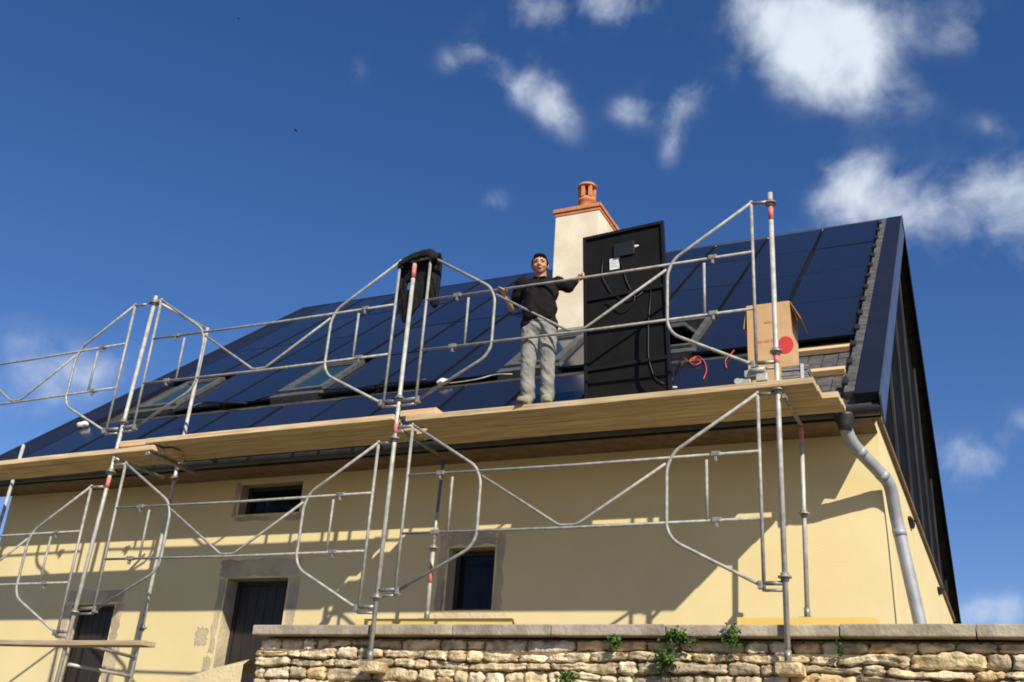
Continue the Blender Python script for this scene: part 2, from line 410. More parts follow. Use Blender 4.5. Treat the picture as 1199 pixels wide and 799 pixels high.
# gable: black glazed triangle above the yellow wall, with mullions and a brown trim
RY, RZ = 17.1, 9.77; BEY, BEZ = 24.3, 3.62
VX = -.86                                     # outer face of the roof verge
def under(Y):                                  # underside of roof at depth Y
    return (E_Z + TT*(Y-E_Y) if Y < RY else RZ + (BEZ-RZ)*(Y-RY)/(BEY-RY)) - .34
b = MB(); b.face([(XR-.06,YF,GZ+.02)] + [(XR-.06,y,under(y)) for y in (YF+.3,RY,YB-.2)] + [(XR-.06,YB,GZ+.02)]); b.build('gable_glazing', M['gableglass'], house)
for i in range(7):
    y = YF+.9+i*1.9; zt = under(y)
    if zt < GZ+.1: continue
    b = MB(); b.box((XR-.058,y-.03,GZ+.03),(XR-.015,y+.03,zt),.008); b.build('mullion', M['mullion'], house)
b = MB(); b.box((XR-.05,YF-.02,GZ-.03),(XR+.045,YB,GZ+.03),.006); b.build('gable_trim', M['trim'], house)
for px in ((1067,612),(1100,692)):
    d = ray(*px); p = d*((XR+.02)/d.x)
    b = MB(); b.ball(p, (.04,.30,.05)); b.tube([p+Vector((-.02,0,.02)), p+Vector((.07,0,.02)), p+Vector((.07,0,.09))], .018); b.build('wall_hook', M['dark'], house)
# roof deck
b = MB(); XV0, XV1 = -13.78, VX+.0015
DK = -.10
fe = rp(0,-.02,DK); ri = Vector((0,RY,RZ-.11)); be = Vector((0,BEY,BEZ))
th = Vector((0,0,-.2))
prof = [fe, ri, be, be+th, ri+th, fe+Vector((0,.25,.13)), fe+Vector((0,.03,-.03))]
A = [b.bm.verts.new((XV0,p.y,p.z)) for p in prof]; Bv = [b.bm.verts.new((XV1,p.y,p.z)) for p in prof]
for i in range(7): b.bm.faces.new((A[i],A[(i+1)%7],Bv[(i+1)%7],Bv[i]))
b.bm.faces.new((A[0],A[1],A[4],A[5],A[6])); b.bm.faces.new((A[1],A[2],A[3],A[4])); b.bm.faces.new((Bv[0],Bv[1],Bv[4],Bv[5],Bv[6])); b.bm.faces.new((Bv[1],Bv[2],Bv[3],Bv[4]))
roof = b.build('roof', M['membrane'], house)
# ridge cap
b = MB(); b.tube([(XV0,RY+.05,RZ-.06),(VX-.02,RY+.05,RZ-.06)], .075, 10); b.build('ridge_cap', M['black_metal'], roof)
# verge: black sheet, grey tile strip and metal fascia along the gable
def slope_box(b, X0, X1, s0, s1, h0, h1, bev=0):
    o_ = rp(X0,s0,h0); return b.obox(o_, (X1-X0,0,0), rp(0,s1,0)-rp(0,s0,0), rp(0,0,h1)-rp(0,0,h0), bev)
SR = 9.46
b = MB(); slope_box(b, -1.095, VX, .12, SR, -.10, .012, .006); b.build('verge_flashing', M['navy'], roof)
b = MB(); slope_box(b, VX+.002, VX+.022, .02, SR+.02, -.30, .016, .004); b.build('fascia', M['fascia'], roof)
b = MB()
u = be-ri; o_ = ri+Vector((VX+.003,0,.11)); b.obox(o_, (.02,0,0), u, Vector((0,u.z,-u.y)).normalized()*.36); b.build('fascia', M['matte'], roof)
b = MB()
s_ = .22
while s_ < SR-.1:
    L_ = .34; slope_box(b, -1.205, -1.10, s_, s_+L_-.012, -.095, .004, .008)
    s_ += L_
vt = b.build('verge_tiles', M['tile'], roof)
for k in range(14):
    b = MB(); b.obox(rp(-1.232,.4+k*.66,-.02), (.06,0,0), rp(0,.16,0)-rp(0,0,0), rp(0,0,.06)-rp(0,0,0), .012); b.build('verge_clip', M['seal'], roof)
b = MB(); slope_box(b, XV0, -13.12, .1, SR, -.10, -.01, .006); b.build('verge_flashing', M['navy'], roof)
b = MB(); slope_box(b, XV0-.02, XV0-.001, -.02, SR, -.34, .01, .004); b.build('fascia', M['black_metal'], roof)
# exposed bay of old tiles at bottom right of the roof
b = MB()
for r_ in range(9):
    for c_ in range(6):
        X0 = -2.19+c_*.165; s0 = .05+r_*.215
        slope_box(b, X0+.003, X0+.160, s0, s0+.25, -.095+.0, -.07+.03*random.random()*.5, .006)
b.build('old_tiles', M['tile'], roof)
# gutter and downpipe
b = MB(); n = 10; Yg, Zg, rg = 9.932, 3.605, .08
ra = []
for X in (XV0+.02, VX-.01):
    ra.append([b.bm.verts.new((X, Yg+rr*math.cos(a), Zg+rr*math.sin(a))) for rr, a in [(rg, math.pi+math.pi*k/n) for k in range(n+1)] + [(rg-.008, 2*math.pi-math.pi*k/n) for k in range(n+1)]])
for k in range(len(ra[0])):
    q = (k+1) % len(ra[0]); b.bm.faces.new((ra[0][k], ra[0][q], ra[1][q], ra[1][k]))
for X in (XV0+.02, VX-.01):
    b.bm.faces.new([b.bm.verts.new((X, Yg+rg*math.cos(math.pi+math.pi*k/n), Zg+rg*math.sin(math.pi+math.pi*k/n))) for k in range(n+1)])
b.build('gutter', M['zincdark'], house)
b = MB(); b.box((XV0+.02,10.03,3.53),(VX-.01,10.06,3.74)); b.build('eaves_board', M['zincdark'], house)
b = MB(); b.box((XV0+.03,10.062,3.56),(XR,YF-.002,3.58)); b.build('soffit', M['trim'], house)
p0 = at(988,480,9.935)
p0 = Vector((p0.x, 9.935, 3.56)); p1 = at(989,500,9.95); p2 = at(998,520,10.06); p3 = at(1042,566,10.5); p4 = at(1050,610,10.66); p5 = at(1077,729,10.72); p6 = p5+(p5-p4)*.12
b = MB(); b.lathe((p0.x,9.935,3.385), [(.066,0),(.068,.06),(.105,.14),(.105,.17)], 16); b.build('gutter_outlet', M['zincdark'], house)
b = MB(); b.tube([p0+Vector((0,0,-.08)), p1, p2, p3, p4, p5, p6], .062, 16, round_=.1)
dp = b.build('downpipe', M['zinc'], house)
for a_, c_ in ((p2,p3),(p3,p2),(p4,p5)):
    d = (c_-a_).normalized(); q = a_+d*.12
    b = MB(); b.tube([q-d*.035, q+d*.035], .066, 16); b.build('pipe_collar', M['zinc'], dp)

# chimney
YC = 13.15
c0 = at(648,300,YC); c1 = at(700,300,YC); ztop = at(649,255,YC).z
CD = .95
b = MB(); b.box((c0.x,YC,5.6),(c1.x,YC+CD,ztop),.012)
ch = b.build('chimney', M['cream'], house)
b = MB(); b.box((c0.x-.012,YC-.012,ztop+.001),(c1.x+.012,YC+CD+.012,ztop+.055),.008)
x = c0.x-.035
while x < c1.x+.02:
    b.box((x,YC-.035,ztop+.057),(min(x+.2,c1.x+.035)-.005,YC+CD+.035,ztop+.125),.008); x += .2
b.build('chimney_cap', M['terracotta'], ch)
pc = at(687,240,YC+.42); zb = ztop+.126
zt = at(686,217,YC+.42).z; h = zt-zb
b = MB()
b.lathe((pc.x,YC+.42,zb), [(.17,0),(.17,.05),(.135,.07),(.13,h*.45),(.15,h*.47),(.15,h*.53),(.125,h*.55),(.125,h*.58)], 20)
for k in range(6):
    a = k*math.pi/3+.3; q = Vector((pc.x+.115*math.cos(a), YC+.42+.115*math.sin(a), zb))
    b.box((q.x-.028,q.y-.028,zb+h*.57),(q.x+.028,q.y+.028,zb+h*.9),.005)
b.lathe((pc.x,YC+.42,zb), [(.16,h*.88),(.165,h*.92),(.14,h*.97),(.05,h*1.0)], 20)
b.build('chimney_pot', M['terracotta'], ch)
b = MB(); b.lathe((pc.x,YC+.42,zb), [(.075,h*.5),(.075,h*.9)], 14); b.build('flue', M['dark'], ch)
b = MB(); slope_box(b, c0.x-.14, c1.x+.14, 3.9, 4.12, -.08, .03, .006); slope_box(b, c1.x+.01, c1.x+.14, 4.12, 5.9, -.08, .03, .006); slope_box(b, c0.x-.14, c0.x-.01, 4.12, 5.9, -.08, .03, .006)
b.build('chimney_flashing', M['zincdark'], ch)

# roof windows (parts of the house)
def skylight(X0, X1, s0, s1, opened=0):
    b = MB(); w = .07
    slope_box(b, X0, X0+w, s0, s1, -.1, .06, .006); slope_box(b, X1-w, X1, s0, s1, -.1, .06, .006)
    slope_box(b, X0+w+.001, X1-w-.001, s0, s0+w, -.1, .06, .006); slope_box(b, X0+w+.001, X1-w-.001, s1-w, s1, -.1, .065, .006)
    slope_box(b, X0-.06, X1+.06, s0-.16, s0-.012, -.1, .02, .004)
    sk = b.build('skylight', M['alu'], house)
    f = MB(); g = MB(); sm = (s0+s1)/2
    T = Matrix.Translation(rp(0,sm,.03)) @ Matrix.Rotation(opened, 4, 'X') @ Matrix.Translation(-rp(0,sm,.03))
    vs = []
    for q in ((X0+w+.005,X0+w+.05,s0+w+.005,s1-w-.005),(X1-w-.05,X1-w-.005,s0+w+.005,s1-w-.005),(X0+w+.051,X1-w-.051,s0+w+.005,s0+w+.05),(X0+w+.051,X1-w-.051,s1-w-.05,s1-w-.005)):
        vs += slope_box(f, q[0], q[1], q[2], q[3], .0, .05, .004)
    for v in f.bm.verts: v.co = T @ v.co
    sash = f.build('sash', M['alu'], sk)
    slope_box(g, X0+w+.05, X1-w-.05, s0+w+.05, s1-w-.05, .012, .026)
    for v in g.bm.verts: v.co = T @ v.co
    g.build('pane', M['skyglass'], sk)
    if opened == 0:
        b = MB(); slope_box(b, X0+w, X1-w, s0+w, s1-w, -.099, -.08); b.build('lining', M['dark'], sk)
    else:
        b = MB(); slope_box(b, X0+w, X1-w, s0+w, s1-w, -.099, -.08); b.build('lining', M['dark'], sk)
    return sk
SKY = [(-3.20,-4.02,0),(-5.02,-5.84,0),(-8.84,-9.66,0),(-11.66,-12.48,0)]
skylight(-4.02,-3.20,2.42,3.72,R(-28))
for a0, a1, _ in SKY[1:]: skylight(a1, a0, 2.42, 3.72)

# ------------------------------------------------------------------ solar panels on the roof: each one a thing
PW = .952
def pv_proto(w, L):
    root = empty('solar_panel', (0,0,0), 'x', 'solar panel', 'black solar panels covering the roof')
    b = MB(); t = .018
    b.box((0,0,-.035),(t,L,.004),.002); b.box((w-t,0,-.035),(w,L,.004),.002); b.box((t+.0005,0,-.035),(w-t-.0005,.008,.002),.001); b.box((t+.0005,L-.008,-.035),(w-t-.0005,L,.002),.001)
    b.build('frame', M['pvframe'], root)
    b = MB(); b.box((t,.008,-.03),(w-t,L-.008,0)); b.build('cells', M['pv'], root)
    return root
protos = {}
def add_panel(X0, s0, w, L, label):
    key = (round(w,3), round(L,3))
    if key not in protos: protos[key] = o_ = pv_proto(w, L)
    else: o_ = copy_tree(protos[key])
    o_.location = rp(X0, s0, 0); o_.rotation_euler = (TH + random.uniform(-.004,.004), random.uniform(-.004,.004), 0)
    o_['label'] = label
LBL = {0:'black solar panel in the top row just under the ridge',1:'black solar panel in the second row down from the ridge',2:'black solar panel in the third row down from the ridge',3:'black solar panel in the row between the roof windows',4:'black solar panel in the lowest row along the eave behind the scaffold boards'}
rowL = 1.775; base_s = 2.24
def blocked(X0, X1, s0, s1):
    return X1 > c0.x-.02 and X0 < c1.x+.02 and s1 > 4.05 and s0 < 5.5
for row in range(3):
    s0 = base_s + (3-row)*1.779+.015
    for k in range(12):
        X1 = -1.235-k*.99; X0 = X1-PW
        add_panel(X0, s0, PW, rowL, LBL[row])
edges = [-1.235, -2.225, -4.06, -5.88, -6.87, -7.86, -9.70, -10.69]
for X1 in edges:
    w = PW if X1 > -4 or X1 < -5.5 else .93
    add_panel(X1-w, base_s, w, rowL, LBL[3])
for k in range(11):
    X1 = -2.235-k*.99; add_panel(X1-PW, .06, PW, 1.775, LBL[4])
# fillers of bare membrane above skylights are the roof itself

# ------------------------------------------------------------------ scaffold
XS = [at(903,239).x, -5.76, -9.83]
SX = [-1.66, -5.76, -9.84, -13.9]
def standard(x_top, z_top, z_bot, Y, label, name='scaffold_standard', cat='scaffold pole', rings=(), red=(), r=.0245, dx=0, plate=True, couplers=()):
    root = empty(name, (x_top+dx, Y, z_bot), label, cat, 'upright scaffold poles')
    X = lambda z: x_top + dx*(z_top-z)/(z_top-z_bot)
    b = MB(); b.tube([(X(z_top),Y,z_top),(X(z_bot),Y,z_bot+.012)], r, 14)
    b.build('tube', M['galv'], root)
    for z0, z1 in red:
        b = MB(); b.tube([(X(z1),Y,z1),(X(z0),Y,z0)], r+.0015, 14); b.build('red_band', M['red'], root)
    for z in rings:
        b = MB(); b.tube([(X(z),Y,z+.035),(X(z),Y,z-.035)], r+.012, 14); b.tube([(X(z),Y,z+.008),(X(z),Y,z-.008)], r+.035, 14); b.build('collar', M['galvdark'], root)
    if plate:
        b = MB(); b.box((X(z_bot)-.07,Y-.06,z_bot),(X(z_bot)+.07,Y+.06,z_bot+.01),.003); b.tube([(X(z_bot),Y,z_bot+.01),(X(z_bot),Y,z_bot+.1)], r+.006, 12); b.build('base_plate', M['galvdark'], root)
    return root
standard(-1.655, at(903,226).z, at(923,772).z-.03, 9.0, 'tall steel scaffold pole with a red band, rightmost, beside the cardboard box', rings=(at(905,238).z, at(909,412).z, at(912,457).z, at(917,676).z), red=((at(903,258).z, at(903,243).z),(at(909,426).z, at(909,417).z)), dx=-.015)
standard(-5.755, at(487,309).z, at(435,771).z-.03, 9.0, 'steel scaffold pole with red tip under the hanging black jacket', rings=(at(467,467).z, at(462,514).z, at(441,700).z), red=((at(486,326).z, at(487,311).z),(at(465,508).z, at(464,497).z)))
standard(at(183,347).x, at(183,347).z, -.35, 9.0, 'outer steel scaffold pole at the left end, front of the pair', rings=(at(181,355).z, at(141,495).z, at(128,553).z, at(85,717).z), red=((at(124,572).z, at(125,560).z),), dx=-.25)
standard(-13.9, 5.6, -.35, 9.0, 'outer steel scaffold pole at the far left edge of the photo', rings=(5.5,3.75,3.3,1.5))
standard(at(241.5,383,9.8).x, at(241.5,383,9.8).z, -.35, 9.83, 'inner steel scaffold pole at the left, standing before the dark doorway', rings=(at(163,735,9.8).z, at(200,560,9.8).z), red=((at(193,592,9.8).z, at(194,585,9.8).z),), dx=-.14)
standard(at(26,520,9.8).x, at(26,520,9.8).z, -.35, 9.83, 'short pale pole stub rising past the left end of the boards', dx=-.25)
standard(at(938,498,9.8).x, at(938,498,9.8).z, TER+.23, 9.8, 'slim inner prop with a red top behind the rightmost pole', name='steel_prop', cat='prop', rings=(at(941,602,9.8).z,), red=((at(938,516,9.8).z, at(938,499,9.8).z),), dx=at(945,714,9.8).x-at(938,498,9.8).x, r=.022)
t = standard(at(507.5,640,9.8).x, at(507.5,640,9.8).z, TER+.23, 9.8, 'slim inner prop with blue upper tube standing beside the window', name='steel_prop', cat='prop', rings=(at(507,642,9.8).z,), red=((at(512,683,9.8).z, at(511,663,9.8).z),), r=.024)
b = MB(); b.tube([at(507.5,640,9.8), at(512,600,9.8)], .018, 12); b.build('inner_tube', M['galv'], t)
b = MB(); b.tube([at(512,600,9.8), at(519,540,9.8)], .0182, 12); b.build('inner_tube', M['bluepaint'], t)

# guardrail frames
def guard(xl, xr, z, lab, Y=8.985, tilt=0.0, right_only=False):
    root = empty('guardrail_frame', (xl, Y, z), lab, 'guardrail', 'guardrail frames of the scaffold')
    r1, r2 = .0165, .0145
    def w(x, zz_): return Vector((x, Y, z+zz_+tilt*(x-xl)))
    # local heights above the frame's foot
    ft, lo, hi, tp = 0.0, .60, 1.22, 1.80
    pl, pr = xl+.225, xr-.185
    for x, sgn in ((pl,1),(pr,-1)):
        b = MB(); b.tube([w(x,tp+.0),w(x,ft-.04)], r1, 12); b.build('end_post', M['galvrail'], root)
        C_ = [w(x-.0*sgn,tp-.02), w(x+.80*sgn,hi+.05), w(x+.87*sgn,hi-.10), w(x+.87*sgn,lo-.06), w(x+.80*sgn,lo-.18), w(x-.0*sgn,ft)]
        b = MB(); b.tube(C_, r1, 12, round_=.07); b.build('bent_tube', M['galvrail'], root)
        xb = x+(.54 if sgn > 0 else -.49)
        b = MB(); b.tube([w(xb,hi-.05),w(xb,lo-.005)], r2, 10); b.build('short_bar', M['galvrail'], root)
        xc = x+.40*sgn
        for zc in (hi, lo):
            b = MB(); b.box(w(xc-.045,zc-.022)+Vector((0,-.028,0)), w(xc+.045,zc+.022)+Vector((0,.024,0)), .006); b.box(w(xc-.012,zc-.07)+Vector((0,-.022,0)), w(xc+.012,zc-.02)+Vector((0,.012,0)), .004); b.build('locking_clip', M['galvdark'], root)
        b = MB(); sx = xl if sgn > 0 else xr
        b.tube([w(sx,tp-.03)+Vector((0,.02,0)), w(x,tp-.03)], .018, 10); b.build('bracket', M['galvdark'], root)
        b = MB(); b.tube([w(sx,.03)+Vector((0,.02,0)), w(x,.03)], .02, 10)
        b.tube([w(sx,-.03)+Vector((0,.02,0)), w(x,-.03)], .014, 10)
        b.box(w(x,ft-.02)+Vector((-.02+.03*sgn,-.03,0)), w(x,ft+.05)+Vector((.02+.03*sgn,.03,0)), .005)
        b.build('bracket', M['galvdark'], root)
    for zr in (hi, lo):
        b = MB(); b.tube([w(pl,zr), w((pl+pr)/2,zr-.012), w(pr,zr)], r2, 10); b.build('rail', M['galvrail'], root)
    xm = (pl+pr)/2
    b = MB(); b.tube([w(pl+.88,hi-.06), w(xm-.09,lo+.015), w(xm+.09,lo+.015), w(pr-.88,hi-.06)], r2, 10, round_=.035); b.build('brace', M['galvrail'], root)
    return root
guard(SX[1], SX[0], 3.765, 'upper right guardrail frame in front of the man and the upright panel')
guard(SX[2]+.02, SX[1], 3.79, 'upper middle guardrail frame before the left roof slope', tilt=-.006)
guard(SX[3], SX[2]-.02, 3.74, 'upper left guardrail frame seen against the blue sky', tilt=.01)
guard(SX[1], SX[0], 1.71, 'lower right guardrail frame in front of the window and bare yellow wall')
guard(SX[2]+.03, SX[1], 1.555, 'lower middle guardrail frame before the doorway and small window', tilt=-.003)
guard(SX[3], SX[2]-.05, 1.29, 'lower left guardrail frame above the old grey board')

# transverse tubes
def transom(a, b_, lab, r=.02, dark=False, name='scaffold_transom'):
    b = MB(); b.tube([a, b_], r, 12); o_ = b.build(name, M['galvdark' if dark else 'galv']); origin_to(o_, a)
    tag(o_, lab, 'scaffold tube', 'cross tubes joining front and inner poles'); return o_
L0 = Vector((-9.76,9.03,at(184,351).z+.01))
transom(L0, at(240,384,9.8), 'steel cross tube sloping away at the top of the left poles')
def tr(X, z, lab, Xb=None, **k): return transom((X,8.96,z), (Xb if Xb is not None else X,9.83,z), lab, **k)
tr(-1.60, 3.435, 'dark cross tube under the boards at the right end', dark=True)
tr(-5.68, 3.435, 'dark cross tube under the boards at the middle pole', dark=True)
tr(-9.76, 3.40, 'dark cross tube under the boards at the left pole', dark=True)
tr(-9.25, 3.44, 'broad dark cross tube under the start of the middle boards', r=.03, dark=True)
tr(-13.8, 3.40, 'cross tube carrying the far left ends of the boards', dark=True)
q0 = at(80,778,9.0); q1 = at(152,792,9.8)
transom(q0, q1, 'low cross tube like a ladder rung between the left poles')
q0 = at(88,752,9.0); transom(q0+Vector((0,0,0)), at(158,770,9.8), 'cross tube holding the old board between the left poles', dark=True)

# platform boards
def plank(X0, X1, Y0, Y1, z, lab, th=.062, dz=0.0, material=None, group='boards of the scaffold platform'):
    b = MB(); n = 14
    vs = b.box((0,0,0),(X1-X0,Y1-Y0,th),.006)
    bmesh.ops.subdivide_edges(b.bm, edges=[e for e in b.bm.edges if abs(e.verts[0].co.x-e.verts[1].co.x) > 1], cuts=n)
    sd = random.uniform(0,50)
    for v in b.bm.verts:
        u = v.co.x/(X1-X0); v.co.z += dz*u + .012*nz(v.co.x*.5+sd, 0) ; v.co.y += .006*nz(v.co.x*.7, sd)
    o_ = b.build('scaffold_board', material or M['wood']); o_.location = (X0,Y0,z); tag(o_, lab, 'scaffold board', group)
    k = random.uniform(.84,1.06); tint_attr(o_, lambda i, c: (k, k*.98, k*.95)); return o_
ord_ = ['frontmost','second from the front','third from the front','rearmost']
yy = 8.95
PT = 3.59-.062
for i in range(4):
    y0 = yy+i*.212; rj = [-1.33,-1.32,-1.175,-1.165][i]; y1 = yy+i*.190; y2 = yy+i*.19
    plank(-5.62+[0,.1,-.1,.05][i], rj, y0, y0+.206, PT, f'{["front","second","third","rear"][i]} board of the right bay, counted from the street, under the man', dz=0)
    plank(-9.30+[0,-.05,.08,0][i], -5.72+[0,-.06,.05,0][i]-.06, y1, y1+.184, PT+.035, f'{["front","second","third","rear"][i]} board of the middle bay, counted from the street, beside the jacket', dz=-.0)
    if i < 3: plank(-13.95, -9.16+[0,.12,0,.1][i], y2, y2+.184, PT-.11, f'{["front","second","third","rear"][i]} board of the left bay, counted from the street, at the far left end', dz=.055)
b = MB(); A0 = at(471,489); A1 = at(512,486); b.box((A0.x-.01,8.96,3.592),(A1.x,9.20,3.66),.008); o = b.build('wood_block', M['batten']); origin_to(o, (-5.5,9.08,3.592)); tag(o, 'short wooden offcut on the boards beside the middle scaffold pole', 'wood block')
b = MB(); A0 = at(142,520); A1 = at(178,512); b.box((A0.x,8.97,3.55),(A1.x,9.19,3.625),.008); o = b.build('wood_block', M['batten']); origin_to(o, (-9.5,9.08,3.55)); tag(o, 'short wooden packing piece under the boards at the left scaffold pole', 'wood block')
# old plank on the left at low level, yellow formwork beams on the terrace
A0 = at(-70,757); A1 = at(172,757)
o = plank(A0.x, A1.x, 8.93, 9.13, A1.z, 'weathered narrow board lying low across the left scaffold poles', th=.055, material=M['oldwood'], group='loose boards')
def beam(xa, xb, lab):
    b = MB(); b.box((xa,9.72,TER),(xb,9.80,TER+.05),.004); b.box((xa,9.72,TER+.19),(xb,9.80,TER+.23),.004); b.box((xa,9.742,TER+.0505),(xb,9.778,TER+.1895)); b.box((xa,9.69,TER+.08),(xb,9.7195,TER+.228),.004)
    o_ = b.build('formwork_beam', M['yellow']); origin_to(o_, ((xa+xb)/2,9.76,TER)); tag(o_, lab, 'timber beam', 'yellow beams on top of the wall')
beam(at(418,725,9.7).x, at(600,725,9.7).x, 'yellow timber beam on the wall below the window')
beam(at(863,722,9.7).x, at(1027,722,9.7).x, 'yellow timber beam on the wall at the right corner of the house')

# ------------------------------------------------------------------ upright solar panel held by the man (back side towards us)
YP = 9.36
tl, tr_, br_, bl = at(679,272,YP), at(776,258,YP), at(786,458,YP), at(686,466,YP)
w = ((tr_-tl).length+(br_-bl).length)/2; zb = 3.592; zt = (tl.z+tr_.z)/2
root = empty('solar_panel', ((bl.x+br_.x)/2,YP,zb), 'black solar panel standing upright on the boards, its back facing us, held by the man', 'solar panel')
lean = ((tl.x+tr_.x)-(bl.x+br_.x))/2
b = MB(); hh = zt-zb; x0 = (bl.x+br_.x)/2-w/2; fw = .035
def pb(bm_, xa, xb, za, zb2, ya, yb, bev=.003):
    vs = bm_.box((x0+xa,YP+ya,zb+za),(x0+xb,YP+yb,zb+zb2),bev)
pb(b,0,fw,0,hh,0,.04); pb(b,w-fw,w,0,hh,0,.04); pb(b,fw+.0005,w-fw-.0005,0,fw,0,.04); pb(b,fw+.0005,w-fw-.0005,hh-fw,hh,0,.04)
f = b.build('frame', M['pvframe'], root)
b = MB(); pb(b,.012,w-.012,.012,hh-.012,.030,.036,0); b.build('backsheet', M['backsheet'], root)
for zc in (.52, 1.36):
    b = MB(); pb(b,fw+.001,w-fw-.001,zc-.02,zc+.02,.004,.0295); b.build('cross_bar', M['pvframe'], root)
b = MB(); pb(b,.36,.60,hh-.34,hh-.17,.006,.0299,.008); b.build('junction_box', M['blackplastic'], root)
pl_ = at(727,303,YP); lx = pl_.x-x0; lz = pl_.z-zb
b = MB(); pb(b,lx-.055,lx+.055,lz-.07,lz+.07,.0265,.0298,0); lb = b.build('rating_label', M['label'], root)
b = MB()
for i in range(5): pb(b,lx-.045,lx+.045-.02*(i%2),lz+.045-i*.022,lz+.052-i*.022,.0262,.0264,0)
b.build('print_lines', M['print'], lb)
pl_ = at(752,283,YP); b = MB(); b.ball((pl_.x,YP+.029,pl_.z),(.045,.003,.016)); b.build('sticker', M['label'], root)
cbs = [[(715,295),(712,318),(722,340),(742,352),(760,340)],[(733,292),(742,330),(752,348),(735,366),(715,350)],[(770,330),(764,380),(762,420),(768,445),(780,452)]]
for c_ in cbs:
    b = MB(); b.tube([at(x,y,YP+.015) for x,y in c_], .006, 8, round_=.08); b.build('cable', M['blackplastic'], root)
for o_ in [root]: pass
# slight sideways lean through the pivot at the base
root.rotation_euler = (R(-1.5), math.atan2(lean, hh), 0)

# ------------------------------------------------------------------ cardboard box, slates, battens and bits
YBX = 9.42
def P2(x, y): return at(x, y, YBX)
f0, f1, f2, f3 = P2(876,429), P2(927,419), P2(927,358), P2(878,358)
bw = f1.x-f0.x; bz0 = 3.595; bz1 = f3.z; bd = .42
root = empty('cardboard_box', ((f0.x+f1.x)/2,YBX+bd/2,bz0), 'tall open cardboard box with a red disc on the boards behind the right pole', 'box')
b = MB(); X0, X1 = f0.x, f1.x; t = .008
b.box((X0,YBX,bz0),(X1,YBX+t,bz1),.002); b.box((X0,YBX+bd-t,bz0),(X1,YBX+bd,bz1),.002)
b.box((X0,YBX+t+.0005,bz0),(X0+t,YBX+bd-t-.0005,bz1),.002); b.box((X1-t,YBX+t+.0005,bz0),(X1,YBX+bd-t-.0005,bz1),.002); b.box((X0+t+.0005,YBX+t+.0005,bz0),(X1-t-.0005,YBX+bd-t-.0005,bz0+t))
b.build('box_body', M['card'], root)
b = MB(); b.obox((X1+.002,YBX+.02,bz1-.002),(.10,0,-.20),(0,bd-.04,0),(.006,0,.003),.002); b.build('flap', M['cardin'], root)
b = MB(); b.obox((X0-.004,YBX+.02,bz1-.002),(-.03,0,-.24),(0,bd-.04,0),(-.006,0,.001),.002); b.build('flap', M['card'], root)
pd = P2(921,404); rd = .078
b = MB(); n = 28
b.face([(pd.x-.01+rd*math.cos(2*math.pi*k/n)*1.0, YBX-.003, pd.z+rd*1.2*math.sin(2*math.pi*k/n)) for k in range(n)]); b.build('red_disc', M['redprint'], root)
b = MB()
for (xa,xb,yc) in ((895,902,378),(904,906,378),(886,893,401),(895,901,400),(903,907,399)):
    a_ = P2(xa,yc); c_ = P2(xb,yc); z = a_.z; b.face([(a_.x,YBX-.003,z-.012),(c_.x,YBX-.003,z-.012),(c_.x,YBX-.003,z+.012),(a_.x,YBX-.003,z+.012)])
b.build('red_print', M['redink'], root)
# strapped stack of slates
a_ = at(916,441,9.1); c_ = at(947,436,9.1); 
root = empty('slate_bundle', ((a_.x+c_.x)/2,9.22,3.592), 'strapped bundle of grey slates on the board end right of the pole', 'slates')
b = MB()
for i in range(7):
    j = random.uniform(-.008,.008); b.box((a_.x+j,9.08+j,3.592+i*.026),(c_.x+j,9.34+j,3.592+i*.026+.023),.003)
b.build('slates', M['slate'], root)
b = MB(); X = c_.x-.07; b.box((X,9.068,3.593),(X+.03,9.352,3.592+7*.026+.004),.002); b.build('strap', M['strap'], root)
# roof battens at the bare corner
for (pa, pb_, lab) in (((936,412),(982,402),'upper wooden batten across the bare corner of the roof'),((948,436),(976,428),'lower wooden batten across the bare corner of the roof')):
    A0 = on_roof(*pa); A1 = on_roof(*pb_); s0 = (A0.y-E_Y)/math.cos(TH)
    b = MB(); slope_box(b, A0.x-.35, -1.24, s0-.05, s0+.05, -.045, .02, .005); o = b.build('roof_batten', M['batten']); origin_to(o, rp(-1.7,s0,0)); tag(o, lab, 'wooden batten', 'battens on the bare roof corner')
# clamps lying by the right pole
a_ = at(862,446,9.0)
root = empty('tube_clamp', (at(885,445).x,8.99,3.592), 'pale steel clamps and fittings on the board edge left of the right pole', 'clamp')
b = MB()
xA, xB, xC = at(862,445).x, at(880,445).x, at(904,445).x
b.box((xA,8.97,3.593),(xB,9.05,3.65),.012); b.tube([(xA+.02,8.955,3.62),(xA+.02,9.07,3.62)],.03,12)
b.box((xB-.06,8.95,3.65),(xB+.12,9.06,3.72),.015); b.box((xB+.05,8.94,3.595),(xC-.03,9.03,3.67),.012); b.tube([(xB,8.945,3.70),(xC-.05,8.945,3.71)],.026,12)
b.tube([(xB+.03,9.0,3.72),(xB+.03,9.0,3.79)],.02,10)
b.build('clamp_body', M['galv'], root)
